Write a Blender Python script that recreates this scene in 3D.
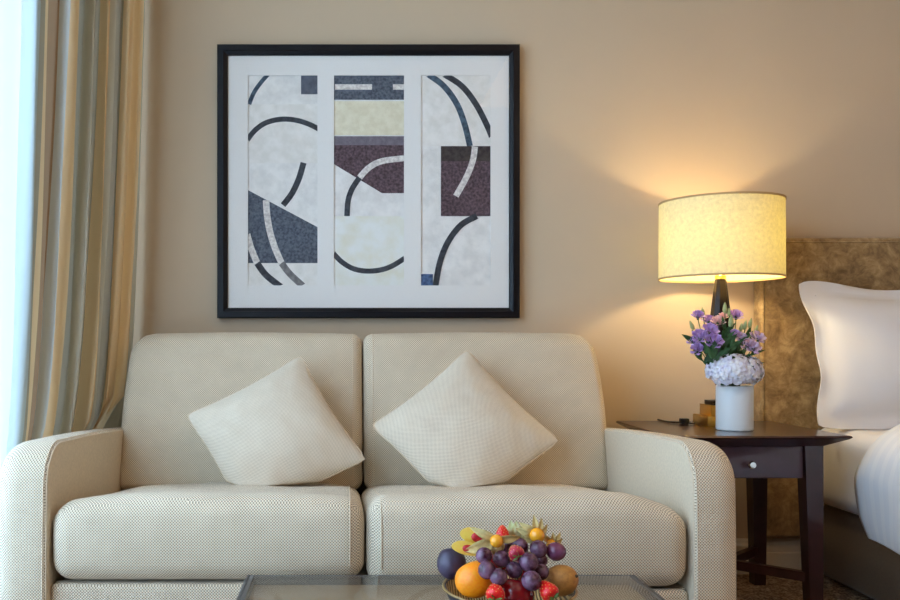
import bpy, bmesh, math, random
from mathutils import Vector, Matrix, noise
random.seed(7)
PI = math.pi
for o in list(bpy.data.objects):
    bpy.data.objects.remove(o)
scene = bpy.context.scene
C = scene.collection

# ------------------------------------------------------------------ camera
F, CX, CY, H, D = 850.0, 345.0, 342.0, 0.815, 3.0   # focal length (px), principal point, eye height, distance to back wall
cam = bpy.data.cameras.new('camera'); camo = bpy.data.objects.new('camera', cam); C.objects.link(camo)
cam.sensor_width = 36; cam.lens = F / 900 * 36
cam.shift_x = (450 - CX) / 900; cam.shift_y = (CY - 300) / 900
camo.location = (0, -D, H); camo.rotation_euler = (PI / 2, 0, 0)
cam.clip_start = 0.05
scene.camera = camo

# ------------------------------------------------------------------ world, lights, exposure
w = bpy.data.worlds.new('sky'); scene.world = w; w.use_nodes = True
w.node_tree.nodes['Background'].inputs[0].default_value = (0.66, 0.84, 1.0, 1)
w.node_tree.nodes['Background'].inputs[1].default_value = 3.0

def area(name, loc, rot, sx, sy, power, col):
    l = bpy.data.lights.new(name, 'AREA'); l.shape = 'RECTANGLE'; l.size = sx; l.size_y = sy
    l.energy = power; l.color = col
    o = bpy.data.objects.new(name, l); C.objects.link(o); o.location = loc; o.rotation_euler = rot
    return o
area('window_daylight', (-1.42, -2.4, 1.3), (0, -PI / 2, 0), 2.4, 3.0, 124, (0.45, 0.70, 1.0))
area('warm_fill_light', (1.7, -2.7, 2.57), (0, 0, 0), 1.4, 1.4, 22, (1.0, 0.56, 0.24))  # added warm fill from overhead, not a known ceiling fixture

vs = scene.view_settings
vs.view_transform = 'Standard'; vs.look = 'None'; vs.gamma = 1.0; vs.use_curve_mapping = False
vs.exposure = -0.17

# ------------------------------------------------------------------ helpers
def at(x, y, d):
    return Vector(((x - CX) * d / F, d - D, H - (y - CY) * d / F))

def lin(r, g, b):
    f = lambda c: (c / 255 / 12.92) if c / 255 <= 0.04045 else ((c / 255 + 0.055) / 1.055) ** 2.4
    return (f(r), f(g), f(b), 1)

class N:
    """small node builder"""
    def __init__(s, name):
        s.m = bpy.data.materials.new(name); s.m.use_nodes = True
        s.t = s.m.node_tree; s.b = s.t.nodes['Principled BSDF']; s.out = s.t.nodes['Material Output']
    def n(s, t, **k):
        x = s.t.nodes.new(t)
        for a, v in k.items():
            if a.startswith('i_'):
                key = a[2:]; key = int(key) if key.isdigit() else key.replace('_', ' ')
                x.inputs[key].default_value = v
            else: setattr(x, a, v)
        return x
    def l(s, a, b): s.t.links.new(a, b)
    def ramp(s, fac, stops, interp='LINEAR'):
        r = s.n('ShaderNodeValToRGB'); r.color_ramp.interpolation = interp
        e = r.color_ramp.elements
        while len(e) < len(stops): e.new(0.5)
        for q, (p, c) in zip(e, stops): q.position = p; q.color = c
        s.l(fac, r.inputs[0]); return r.outputs[0]
    def noise(s, scale, detail=4, coord='Object', rough=0.55, dist=0.0, stretch=None):
        tc = s.n('ShaderNodeTexCoord'); nz = s.n('ShaderNodeTexNoise')
        nz.inputs['Scale'].default_value = scale; nz.inputs['Detail'].default_value = detail
        nz.inputs['Roughness'].default_value = rough; nz.inputs['Distortion'].default_value = dist
        if stretch:
            mp = s.n('ShaderNodeMapping'); mp.inputs['Scale'].default_value = stretch
            s.l(tc.outputs[coord], mp.inputs[0]); s.l(mp.outputs[0], nz.inputs['Vector'])
        else: s.l(tc.outputs[coord], nz.inputs['Vector'])
        return nz.outputs['Fac']
    def bump(s, h, strength=0.3, dist=0.002):
        b = s.n('ShaderNodeBump'); b.inputs['Strength'].default_value = strength; b.inputs['Distance'].default_value = dist
        s.l(h, b.inputs['Height']); s.l(b.outputs[0], s.b.inputs['Normal'])

def mat(name, col, rough=0.6, metal=0.0, var=0.0, scale=30, bump=0.0, bdist=0.001, spec=0.5, coat=0.0, sheen=0.0, sss=0.0, trans=0.0, col2=None, dist=0.0):
    k = N(name); b = k.b
    b.inputs['Roughness'].default_value = rough; b.inputs['Metallic'].default_value = metal
    b.inputs['Specular IOR Level'].default_value = spec; b.inputs['Coat Weight'].default_value = coat
    b.inputs['Coat Roughness'].default_value = 0.05; b.inputs['Sheen Weight'].default_value = sheen
    if sss:
        b.inputs['Subsurface Weight'].default_value = sss; b.inputs['Subsurface Radius'].default_value = (0.01, 0.006, 0.004)
        b.inputs['Subsurface Scale'].default_value = 0.5
    b.inputs['Base Color'].default_value = col
    if var or bump or col2:
        nz = k.noise(scale, dist=dist)
        if col2: k.l(k.ramp(nz, [(0.36, col), (0.64, col2)]), b.inputs['Base Color'])
        elif var:
            lo = tuple(c * (1 - var) for c in col[:3]) + (1,); hi = tuple(min(1, c * (1 + var)) for c in col[:3]) + (1,)
            k.l(k.ramp(nz, [(0.3, lo), (0.7, hi)]), b.inputs['Base Color'])
        if bump: k.bump(nz, bump, bdist)
    return k.m

def weave(name, light, dark, pitch, bump=0.5):
    k = N(name); tc = k.n('ShaderNodeTexCoord'); sp = k.n('ShaderNodeSeparateXYZ')
    k.l(tc.outputs['UV'], sp.inputs[0]); outs = []
    for ax in ('X', 'Y'):
        m1 = k.n('ShaderNodeMath', operation='MULTIPLY'); m1.inputs[1].default_value = 2 * PI / pitch
        s1 = k.n('ShaderNodeMath', operation='SINE'); k.l(sp.outputs[ax], m1.inputs[0]); k.l(m1.outputs[0], s1.inputs[0]); outs.append(s1.outputs[0])
    p = k.n('ShaderNodeMath', operation='MULTIPLY'); k.l(outs[0], p.inputs[0]); k.l(outs[1], p.inputs[1])
    h = k.n('ShaderNodeMath', operation='MULTIPLY_ADD'); h.inputs[1].default_value = 0.5; h.inputs[2].default_value = 0.5; k.l(p.outputs[0], h.inputs[0])
    nz = k.noise(14, 3)
    a = k.n('ShaderNodeMath', operation='MULTIPLY_ADD'); a.inputs[1].default_value = 0.22; k.l(nz, a.inputs[0]); k.l(h.outputs[0], a.inputs[2])
    k.l(k.ramp(a.outputs[0], [(0.25, dark), (0.8, light)]), k.b.inputs['Base Color'])
    k.b.inputs['Roughness'].default_value = 0.85; k.b.inputs['Specular IOR Level'].default_value = 0.25; k.b.inputs['Sheen Weight'].default_value = 0.15
    k.bump(h.outputs[0], bump, 0.0015)
    return k.m

M = {}
M['wall'] = mat('wall_paint', lin(210, 188, 159), 0.7, var=0.02, scale=3, spec=0.3)
M['bounce_brown'] = mat('brown_bounce_finish', lin(124, 88, 58), 0.5, var=0.2, scale=4)  # invented brown finish for the unseen front wall, cuts cool bounce light
M['ceiling'] = mat('ceiling_paint', lin(226, 208, 180), 0.8)
M['white_trim'] = mat('white_trim', lin(244, 234, 216), 0.45)
M['window_white'] = mat('window_white', lin(235, 235, 235), 0.4)
k = N('carpet'); nz = k.noise(120, 5); nz2 = k.noise(38, 5, rough=0.7)
mx = k.n('ShaderNodeMath', operation='MULTIPLY_ADD'); mx.inputs[1].default_value = 0.5; k.l(nz, mx.inputs[0])
m2 = k.n('ShaderNodeMath', operation='MULTIPLY'); m2.inputs[1].default_value = 0.5; k.l(nz2, m2.inputs[0]); k.l(m2.outputs[0], mx.inputs[2])
k.l(k.ramp(mx.outputs[0], [(0.40, lin(92, 70, 54)), (0.5, lin(158, 130, 104)), (0.60, lin(214, 190, 158))]), k.b.inputs['Base Color'])
k.b.inputs['Roughness'].default_value = 0.95; k.bump(nz, 0.9, 0.01); M['carpet'] = k.m
M['fabric'] = weave('sofa_basket_weave', lin(246, 231, 206), lin(142, 125, 103), 0.0070)
M['fabric_plain'] = mat('sofa_plain_weave', lin(222, 204, 177), 0.85, var=0.08, scale=160, bump=0.3, spec=0.25, sheen=0.15)
M['fabric_back'] = weave('sofa_fine_weave', lin(236, 219, 192), lin(166, 146, 120), 0.0066, 0.4)
M['pillow_fabric'] = weave('throw_pillow_weave', lin(244, 230, 208), lin(184, 167, 144), 0.0054, 0.45)
M['pillow_edge'] = mat('pillow_edge', lin(220, 200, 172), 0.85)
M['piping'] = mat('piping_tan', lin(200, 178, 150), 0.8)
M['black_frame'] = mat('black_lacquer', lin(14, 14, 20), 0.4, spec=0.25)
M['mat_board'] = mat('mat_board', lin(242, 238, 232), 0.9, spec=0.1)
M['dark_wood'] = mat('dark_mahogany', lin(54, 27, 28), 0.28, var=0.3, scale=18, coat=0.5)
M['drawer_wood'] = mat('drawer_mahogany', lin(74, 54, 66), 0.3, var=0.2, scale=18, coat=0.4)
M['chrome'] = mat('chrome', lin(235, 230, 220), 0.12, 1.0)
M['brass'] = mat('brass', lin(242, 200, 112), 0.3, 1.0)
M['lamp_black'] = mat('lamp_black', lin(26, 18, 16), 0.4, spec=0.3)
M['ceramic'] = mat('white_ceramic', lin(225, 230, 232), 0.35, spec=0.4)
M['sheet'] = mat('white_cotton', lin(236, 233, 232), 0.85, var=0.015, scale=6, spec=0.2)
k = N('white_sateen_stripe'); tc = k.n('ShaderNodeTexCoord'); sp = k.n('ShaderNodeSeparateXYZ'); k.l(tc.outputs['UV'], sp.inputs[0])
m1 = k.n('ShaderNodeMath', operation='MULTIPLY'); m1.inputs[1].default_value = 2 * PI / 0.045; k.l(sp.outputs['Y'], m1.inputs[0])
s1 = k.n('ShaderNodeMath', operation='SINE'); k.l(m1.outputs[0], s1.inputs[0])
k.l(k.ramp(s1.outputs[0], [(0.0, lin(234, 234, 237)), (0.4, lin(240, 239, 240))]), k.b.inputs['Base Color'])
k.b.inputs['Roughness'].default_value = 0.6; M['duvet'] = k.m
M['bed_base'] = mat('bed_base_brown', lin(108, 86, 64), 0.8, var=0.08, scale=120, sheen=0.2)
k = N('crushed_velvet'); nz = k.noise(7, 8, rough=0.68, dist=1.6); nz2 = k.noise(26, 5, rough=0.7, dist=0.8)
a = k.n('ShaderNodeMath', operation='MULTIPLY_ADD'); a.inputs[1].default_value = 0.45; k.l(nz2, a.inputs[0])
b_ = k.n('ShaderNodeMath', operation='MULTIPLY'); b_.inputs[1].default_value = 0.55; k.l(nz, b_.inputs[0]); k.l(b_.outputs[0], a.inputs[2])
k.l(k.ramp(a.outputs[0], [(0.36, lin(112, 86, 52)), (0.5, lin(162, 132, 88)), (0.64, lin(206, 178, 130))]), k.b.inputs['Base Color'])
k.b.inputs['Roughness'].default_value = 0.7; k.b.inputs['Sheen Weight'].default_value = 0.3; k.bump(a.outputs[0], 0.4, 0.004); M['headboard'] = k.m

def glass(name, tint=(1, 1, 1, 1), ior=1.5, gl=0.02):
    k = N(name); k.t.nodes.remove(k.b)
    tr = k.n('ShaderNodeBsdfTransparent'); tr.inputs[0].default_value = tint
    g = k.n('ShaderNodeBsdfGlossy'); g.inputs['Roughness'].default_value = gl
    fr = k.n('ShaderNodeFresnel'); fr.inputs[0].default_value = ior
    ge = k.n('ShaderNodeNewGeometry'); iv = k.n('ShaderNodeMath', operation='SUBTRACT'); iv.inputs[0].default_value = 1.0; k.l(ge.outputs['Backfacing'], iv.inputs[1])
    ml = k.n('ShaderNodeMath', operation='MULTIPLY'); k.l(fr.outputs[0], ml.inputs[0]); k.l(iv.outputs[0], ml.inputs[1])
    mx = k.n('ShaderNodeMixShader'); k.l(ml.outputs[0], mx.inputs[0]); k.l(tr.outputs[0], mx.inputs[1]); k.l(g.outputs[0], mx.inputs[2]); k.l(mx.outputs[0], k.out.inputs[0])
    return k.m
M['glass'] = glass('clear_glass', ior=1.32)
M['table_glass'] = glass('smoked_table_glass', (0.95, 0.96, 0.95, 1), 1.6)
M['table_metal'] = mat('gunmetal', lin(96, 98, 104), 0.28, 0.8)
M['table_panel'] = mat('taupe_table_panel', lin(142, 116, 86), 0.35)

def translucent(name, col, tcol, mixt, clear=0.0, var=0.0, scale=60):
    k = N(name); k.t.nodes.remove(k.b)
    d = k.n('ShaderNodeBsdfDiffuse'); d.inputs[0].default_value = col
    t = k.n('ShaderNodeBsdfTranslucent'); t.inputs[0].default_value = tcol
    if var:
        nz = k.noise(scale, 5, rough=0.7)
        for q, cc in ((d, col), (t, tcol)):
            lo = tuple(c * (1 - var) for c in cc[:3]) + (1,); hi = tuple(min(1, c * (1 + var)) for c in cc[:3]) + (1,)
            k.l(k.ramp(nz, [(0.35, lo), (0.65, hi)]), q.inputs[0])
    mx = k.n('ShaderNodeMixShader'); mx.inputs[0].default_value = mixt; k.l(d.outputs[0], mx.inputs[1]); k.l(t.outputs[0], mx.inputs[2])
    o = mx
    if clear:
        tr = k.n('ShaderNodeBsdfTransparent'); m3 = k.n('ShaderNodeMixShader'); m3.inputs[0].default_value = clear
        k.l(mx.outputs[0], m3.inputs[1]); k.l(tr.outputs[0], m3.inputs[2]); o = m3
    k.l(o.outputs[0], k.out.inputs[0]); return k.m
M['sheer'] = translucent('sheer_voile', (0.9, 0.93, 0.95, 1), (0.92, 0.96, 1.0, 1), 0.6, 0.25)
M['shade'] = translucent('linen_lamp_shade', lin(236, 218, 178), lin(250, 240, 140), 0.125, 0.0, 0.10, 90)
M['shade_trim'] = mat('shade_trim', lin(196, 160, 110), 0.7)
k = N('lit_bulb'); k.t.nodes.remove(k.b); e_ = k.n('ShaderNodeEmission'); e_.inputs[0].default_value = (1, 0.78, 0.42, 1); e_.inputs[1].default_value = 4
t_ = k.n('ShaderNodeBsdfTransparent'); x_ = k.n('ShaderNodeAddShader'); k.l(e_.outputs[0], x_.inputs[0]); k.l(t_.outputs[0], x_.inputs[1]); k.l(x_.outputs[0], k.out.inputs[0]); M['bulb'] = k.m

# ---- mesh building
def finish(name, bm, m, parent=None, smooth=True, angle=40, uv=False):
    me = bpy.data.meshes.new(name)
    bmesh.ops.recalc_face_normals(bm, faces=bm.faces[:])
    bm.normal_update()
    if uv is True:
        L = bm.loops.layers.uv.new('uv')
        for f in bm.faces:
            n = f.normal; ax = max(range(3), key=lambda i: abs(n[i]))
            for lp in f.loops:
                c = lp.vert.co
                lp[L].uv = [(c.y, c.z), (c.x, c.z), (c.x, c.y)][ax]
    bm.to_mesh(me); bm.free()
    if smooth:
        me.shade_smooth(); me.set_sharp_from_angle(angle=math.radians(angle))
    if m is not None: me.materials.append(m if not isinstance(m, str) else M[m])
    o = bpy.data.objects.new(name, me); C.objects.link(o)
    if parent is not None: o.parent = parent
    return o

def tag(o, label=None, cat=None, group=None, kind=None):
    if label: o['label'] = label
    if cat: o['category'] = cat
    if group: o['group'] = group
    if kind: o['kind'] = kind
    return o

def thing(name, label, cat, loc=(0, 0, 0), rot=(0, 0, 0), group=None):
    o = bpy.data.objects.new(name, None); C.objects.link(o); o.location = loc; o.rotation_euler = rot
    o.empty_display_size = 0.05
    return tag(o, label, cat, group)

def box(bm, x0, x1, y0, y1, z0, z1):
    v = [bm.verts.new((x, y, z)) for z in (z0, z1) for y in (y0, y1) for x in (x0, x1)]
    for f in ((0, 1, 3, 2), (4, 5, 7, 6), (0, 1, 5, 4), (2, 3, 7, 6), (0, 2, 6, 4), (1, 3, 7, 5)):
        bm.faces.new([v[i] for i in f])
    return v

def bx(name, m, parent, *b, bevel=0.0):
    bm = bmesh.new(); box(bm, *b)
    if bevel: bmesh.ops.bevel(bm, geom=bm.edges[:], offset=bevel, segments=2, profile=0.5, affect='EDGES')
    return finish(name, bm, m, parent)

def grid_cube(bm, hx, hy, hz, r, n=10, k=4, deform=None):
    """rounded box centred on the origin, with enough vertices to bend"""
    def coords(h):
        rr = min(r, h * 0.999); c = [h - rr + rr * math.tan(i / k * PI / 4) for i in range(k + 1)]
        inner = [-(h - rr) + 2 * (h - rr) * i / n for i in range(n + 1)]
        s = sorted(set([round(x, 7) for x in inner + c + [-x for x in c]])); return s
    X, Y, Z = coords(hx), coords(hy), coords(hz); vm = {}
    def vert(x, y, z):
        key = (round(x, 6), round(y, 6), round(z, 6))
        if key in vm: return vm[key]
        p = Vector((x, y, z)); rr = r
        q = Vector((max(-(hx - rr), min(hx - rr, x)), max(-(hy - rr), min(hy - rr, y)), max(-(hz - rr), min(hz - rr, z))))
        dv = p - q; p2 = q + dv.normalized() * rr if dv.length > 1e-9 else p
        if deform: p2 = deform(p2)
        vm[key] = bm.verts.new(p2); return vm[key]
    def face(A, B, fn):
        for i in range(len(A) - 1):
            for j in range(len(B) - 1):
                bm.faces.new([vert(*fn(A[i], B[j])), vert(*fn(A[i + 1], B[j])), vert(*fn(A[i + 1], B[j + 1])), vert(*fn(A[i], B[j + 1]))])
    for s in (-1, 1):
        face(X, Y, lambda a, b: (a, b, s * hz)); face(X, Z, lambda a, b: (a, s * hy, b)); face(Y, Z, lambda a, b: (s * hx, a, b))

def rbox(name, m, parent, x0, x1, y0, y1, z0, z1, r, n=6, k=3, deform=None, uv=True, angle=60):
    bm = bmesh.new(); c = Vector(((x0 + x1) / 2, (y0 + y1) / 2, (z0 + z1) / 2))
    grid_cube(bm, (x1 - x0) / 2, (y1 - y0) / 2, (z1 - z0) / 2, r, n, k, deform)
    bmesh.ops.translate(bm, vec=c, verts=bm.verts[:])
    return finish(name, bm, m, parent, uv=uv, angle=angle)

def lathe(bm, prof, seg=32, c=(0, 0, 0)):
    rings = []
    for (r, z) in prof:
        if r < 1e-6: rings.append([bm.verts.new((c[0], c[1], c[2] + z))])
        else: rings.append([bm.verts.new((c[0] + r * math.cos(2 * PI * i / seg), c[1] + r * math.sin(2 * PI * i / seg), c[2] + z)) for i in range(seg)])
    for a, b in zip(rings, rings[1:]):
        if len(a) == 1 and len(b) == 1: continue
        for i in range(seg):
            j = (i + 1) % seg
            if len(a) == 1: bm.faces.new((a[0], b[i], b[j]))
            elif len(b) == 1: bm.faces.new((a[i], a[j], b[0]))
            else: bm.faces.new((a[i], a[j], b[j], b[i]))

def spline(pts, n=8):
    P = [Vector(p) for p in pts]; out = []
    for i in range(len(P) - 1):
        p0 = P[max(i - 1, 0)]; p1 = P[i]; p2 = P[i + 1]; p3 = P[min(i + 2, len(P) - 1)]
        for j in range(n):
            t = j / n
            out.append(0.5 * ((2 * p1) + (p2 - p0) * t + (2 * p0 - 5 * p1 + 4 * p2 - p3) * t * t + (3 * p1 - p0 - 3 * p2 + p3) * t ** 3))
    out.append(P[-1]); return out

def tube(bm, pts, r, seg=6, r1=None):
    P = [Vector(p) for p in pts]; rings = []; n = len(P)
    for i, p in enumerate(P):
        d = (P[min(i + 1, n - 1)] - P[max(i - 1, 0)]).normalized()
        up = Vector((0, 0, 1)) if abs(d.z) < 0.9 else Vector((1, 0, 0))
        a = d.cross(up).normalized(); b = d.cross(a).normalized()
        rr = r + ((r1 if r1 is not None else r) - r) * i / max(1, n - 1)
        rings.append([bm.verts.new(p + (a * math.cos(2 * PI * q / seg) + b * math.sin(2 * PI * q / seg)) * rr) for q in range(seg)])
    for A, B in zip(rings, rings[1:]):
        for q in range(seg): bm.faces.new((A[q], A[(q + 1) % seg], B[(q + 1) % seg], B[q]))
    bm.faces.new(rings[0]); bm.faces.new(rings[-1][::-1])

def patch(bm, fn, nu, nv):
    V = [[bm.verts.new(fn(i / nu, j / nv)) for j in range(nv + 1)] for i in range(nu + 1)]
    for i in range(nu):
        for j in range(nv): bm.faces.new((V[i][j], V[i + 1][j], V[i + 1][j + 1], V[i][j + 1]))
    return V

# ------------------------------------------------------------------ the room
XL, XR, YF, ZC = -1.06, 3.9, -4.6, 2.6
def struct(name, m, *b, label=None):
    o = bx(name, m, None, *b); return tag(o, label, None, None, 'structure')
struct('floor', 'carpet', XL - .2, XR + .1, YF - .1, .1, -.1, 0, label='brown flecked fitted carpet')
struct('ceiling', 'ceiling', XL - .2, XR + .1, YF - .1, .1, ZC, ZC + .1, label='plain off-white ceiling')
struct('wall_back', 'wall', XL - .2, XR + .1, 0, .1, 0, ZC, label='warm beige painted wall behind the sofa')
struct('wall_right', 'wall', XR, XR + .1, YF, 0, 0, ZC, label='beige painted side wall beyond the bed')
struct('wall_front', 'bounce_brown', XL - .2, XR + .1, YF - .1, YF, 0, ZC, label='unseen wall facing the sofa, made brown to cut cool bounce light')
WY0, WY1, WZ0, WZ1 = -4.0, -0.24, 0.12, 2.42
bm = bmesh.new()
for b in ((XL - .2, XL, YF, WY0, 0, ZC), (XL - .2, XL, WY1, 0, 0, ZC), (XL - .2, XL, WY0, WY1, 0, WZ0), (XL - .2, XL, WY0, WY1, WZ1, ZC)): box(bm, *b)
tag(finish('wall_left', bm, 'wall', smooth=False), 'beige side wall around the window', kind='structure')
win = bpy.data.objects.new('window_1', None); C.objects.link(win); tag(win, 'tall white window behind the sheer curtain', kind='structure')
bm = bmesh.new()
for b in ((XL - .14, XL - .08, WY0, WY0 + .06, WZ0, WZ1), (XL - .14, XL - .08, WY1 - .06, WY1, WZ0, WZ1), (XL - .14, XL - .08, WY0 + .06, WY1 - .06, WZ0, WZ0 + .06), (XL - .14, XL - .08, WY0 + .06, WY1 - .06, WZ1 - .06, WZ1),
          (XL - .14, XL - .08, -2.11, -2.05, WZ0 + .06, WZ1 - .06)): box(bm, *b)
finish('window_frame', bm, 'window_white', win, smooth=False)
for y0, y1 in ((WY0 + .06, -2.11), (-2.05, WY1 - .06)):
    bx('pane', 'glass', win, XL - .113, XL - .107, y0, y1, WZ0 + .06, WZ1 - .06)
# baseboard with a moulded profile
prof = [(0, 0), (-.016, 0), (-.016, .072), (-.012, .077), (-.016, .082), (-.016, .098), (-.009, .106), (-.009, .114), (-.003, .122), (0, .122)]
bm = bmesh.new()
A = [bm.verts.new((XL, y, z)) for y, z in prof]; B = [bm.verts.new((XR, y, z)) for y, z in prof]
for i in range(len(prof)): j = (i + 1) % len(prof); bm.faces.new((A[i], A[j], B[j], B[i]))
bm.faces.new(A); bm.faces.new(B)
tag(finish('baseboard_back', bm, 'white_trim', smooth=False), 'moulded off-white baseboard under the beige wall', kind='structure')

# ------------------------------------------------------------------ sheer and curtain
bm = bmesh.new()
def sheer_pt(u, v):
    y = -4.05 + u * 3.85
    return Vector((XL + .075 + .016 * math.sin(u * 150) + .006 * math.sin(u * 58 + 1 + v), y, 0.02 + v * 2.477))
patch(bm, sheer_pt, 330, 6)
tag(finish('sheer_curtain', bm, 'sheer', angle=180), 'white translucent sheer curtain glowing in front of the window', 'curtain')

# control folds from the window side to the wall: (px at the top of the photo, px near the sofa arm, distance, stripe colour towards next)
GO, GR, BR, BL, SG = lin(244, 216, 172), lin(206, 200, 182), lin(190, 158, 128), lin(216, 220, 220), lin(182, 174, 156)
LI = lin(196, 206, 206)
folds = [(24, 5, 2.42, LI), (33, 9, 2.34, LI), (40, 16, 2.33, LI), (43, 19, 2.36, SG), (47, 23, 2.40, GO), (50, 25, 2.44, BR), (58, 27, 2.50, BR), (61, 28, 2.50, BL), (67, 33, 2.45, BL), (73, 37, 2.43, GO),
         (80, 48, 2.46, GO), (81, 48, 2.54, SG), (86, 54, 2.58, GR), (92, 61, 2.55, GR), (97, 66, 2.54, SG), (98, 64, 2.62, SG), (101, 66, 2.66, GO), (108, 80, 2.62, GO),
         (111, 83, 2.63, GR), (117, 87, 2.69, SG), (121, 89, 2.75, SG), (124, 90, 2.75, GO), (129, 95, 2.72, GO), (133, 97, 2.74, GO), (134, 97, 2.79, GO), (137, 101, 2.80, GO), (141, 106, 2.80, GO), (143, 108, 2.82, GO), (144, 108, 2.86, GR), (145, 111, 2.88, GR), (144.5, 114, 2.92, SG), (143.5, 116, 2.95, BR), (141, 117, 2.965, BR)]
n = len(folds); SUB = 6
def fold_at(s):
    P = [Vector(((f[0]), f[1], f[2])) for f in folds]
    return spline(P, SUB)
cp = fold_at(0); rows = 40; ZT = 2.497
bm = bmesh.new(); uvl = bm.loops.layers.uv.new('uv'); V = []
for i, c in enumerate(cp):
    col = []
    for j in range(rows + 1):
        z = 0.015 + (ZT - 0.015) * j / rows
        d = c.z
        Xt, Xb = (c.x - CX) * d / F, (c.y - CX) * d / F
        t = max(0.0, min(1.0, (z - .50) / 1.45)) ** (0.62 - .30 * i / len(cp))
        X = Xb + (Xt - Xb) * t
        X += 0.006 * math.sin(z * 3.1 + i * 0.35) * (1 - abs(2 * t - 1)) 
        X = max(X, XL + .10)
        if d < 2.87: X = min(X, -.822 + max(0, z - .545) * 1.2)
        col.append(bm.verts.new((X, d - D, z)))
    V.append(col)
for i in range(len(cp) - 1):
    for j in range(rows):
        f = bm.faces.new((V[i][j], V[i + 1][j], V[i + 1][j + 1], V[i][j + 1]))
        for lp, (a, b) in zip(f.loops, ((i, j), (i + 1, j), (i + 1, j + 1), (i, j + 1))): lp[uvl].uv = (a / (len(cp) - 1), b / rows)
k = N('striped_curtain_cloth'); k.t.nodes.remove(k.b)
tc = k.n('ShaderNodeTexCoord'); sp = k.n('ShaderNodeSeparateXYZ'); k.l(tc.outputs['UV'], sp.inputs[0])
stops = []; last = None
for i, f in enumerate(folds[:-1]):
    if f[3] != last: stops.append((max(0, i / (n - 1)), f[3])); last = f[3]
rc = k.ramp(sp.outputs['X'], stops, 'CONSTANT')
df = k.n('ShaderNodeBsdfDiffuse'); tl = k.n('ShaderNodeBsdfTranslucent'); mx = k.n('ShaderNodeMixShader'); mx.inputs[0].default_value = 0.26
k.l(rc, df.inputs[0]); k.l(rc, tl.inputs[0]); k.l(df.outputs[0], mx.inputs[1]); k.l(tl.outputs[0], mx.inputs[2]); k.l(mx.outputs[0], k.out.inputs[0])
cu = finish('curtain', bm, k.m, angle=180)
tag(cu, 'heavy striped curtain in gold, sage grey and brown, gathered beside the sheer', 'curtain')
rail = thing('curtain_rail', 'slim white curtain rail above the window', 'curtain rail', (XL + .13, -1.5, 2.5))
bm = bmesh.new(); box(bm, -.09, .09, -2.6, 1.47, 0.0, .03); finish('track', bm, 'window_white', rail)
for y in (-2.3, -1.1, 0, 1.2): bx('bracket', 'window_white', rail, -.13, .02, y - .015, y + .015, .03, .06)

# ------------------------------------------------------------------ sofa
sofa = thing('sofa', 'two-seat cream basket-weave fabric sofa under the framed artwork', 'sofa', (0, 0, 0))
SXL, SXR = -.687, .802          # inner faces of the arms
def arm(sx):
    inner = SXL if sx < 0 else SXR
    th = .125 if sx < 0 else .113
    yb, yf = -0.16, -1.05       # back and front
    zb, zf = .530, .578
    R = .10
    pts = [(yb, .03), (yb, zb)]
    for i in range(7):
        y = yb + (yf + R - yb) * (i + 1) / 7; pts.append((y, zb + (zf - zb) * (i + 1) / 7 + .006 * math.sin(PI * (i + 1) / 7)))
    for i in range(1, 9):
        a = PI / 2 * i / 8; pts.append((yf + R - R * math.sin(a), zf - R + R * math.cos(a)))
    for i in range(1, 7): pts.append((yf - .006 * math.sin(PI * i / 6), zf - R - (zf - R - .03) * i / 6))
    m = len(pts)
    def inset(dv):
        out = []
        for i, p in enumerate(pts):
            a = Vector(pts[i - 1]) if i > 0 else Vector(pts[i]); b = Vector(pts[(i + 1) % m]) if i < m - 1 else Vector(pts[i])
            t = (b - a).normalized(); nrm = Vector((-t.y, t.x))
            # interior lies towards larger y and lower z
            ctr = Vector((-.55, .3)) - Vector(p)
            if nrm.dot(ctr) < 0: nrm = -nrm
            q = Vector(p) + nrm * dv; out.append((q.x, max(q.y, .03) if i not in (0, m - 1) else .03))
        return out
    ro = .060; secs = []
    for i in range(4): a = PI / 2 * i / 3; secs.append((.008 * (1 - math.cos(a)), .008 * (1 - math.sin(a))))
    for i in range(1, 3): secs.append((.008 + (th - ro - .008) * i / 2, 0))
    for i in range(1, 9): a = PI / 2 * i / 8; secs.append((th - ro + ro * math.sin(a), ro * (1 - math.cos(a)) * .9))
    bm = bmesh.new(); rings = []
    for (off, ins) in secs:
        rings.append([bm.verts.new((inner + sx * off, y, z)) for y, z in inset(ins)])
    for A, B in zip(rings, rings[1:]):
        for i in range(m): j = (i + 1) % m; bm.faces.new((A[i], A[j], B[j], B[i]))
    bm.faces.new(rings[0]); bm.faces.new(rings[-1])
    o = finish('arm', bm, 'fabric', sofa, uv=True, angle=50)
    bm = bmesh.new(); pp = [(inner + sx * .006, y - .001, z + .001) for y, z in inset(.0015)[2:]]
    tube(bm, pp, .0014, 5); s = finish('seam', bm, 'pillow_edge', o)
    # inner panel in plain cloth, a thin padded face inside the seam
    bm = bmesh.new(); ins = inset(.005); fr = [bm.verts.new((inner - sx * .0015, y, z)) for y, z in ins]; bk = [bm.verts.new((inner + sx * .004, y, z)) for y, z in inset(.003)]
    bm.faces.new(fr)
    for i in range(m): j = (i + 1) % m; bm.faces.new((fr[i], fr[j], bk[j], bk[i]))
    finish('inner_panel', bm, 'fabric_plain', o)
    return o
arm(-1); arm(1)
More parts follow.
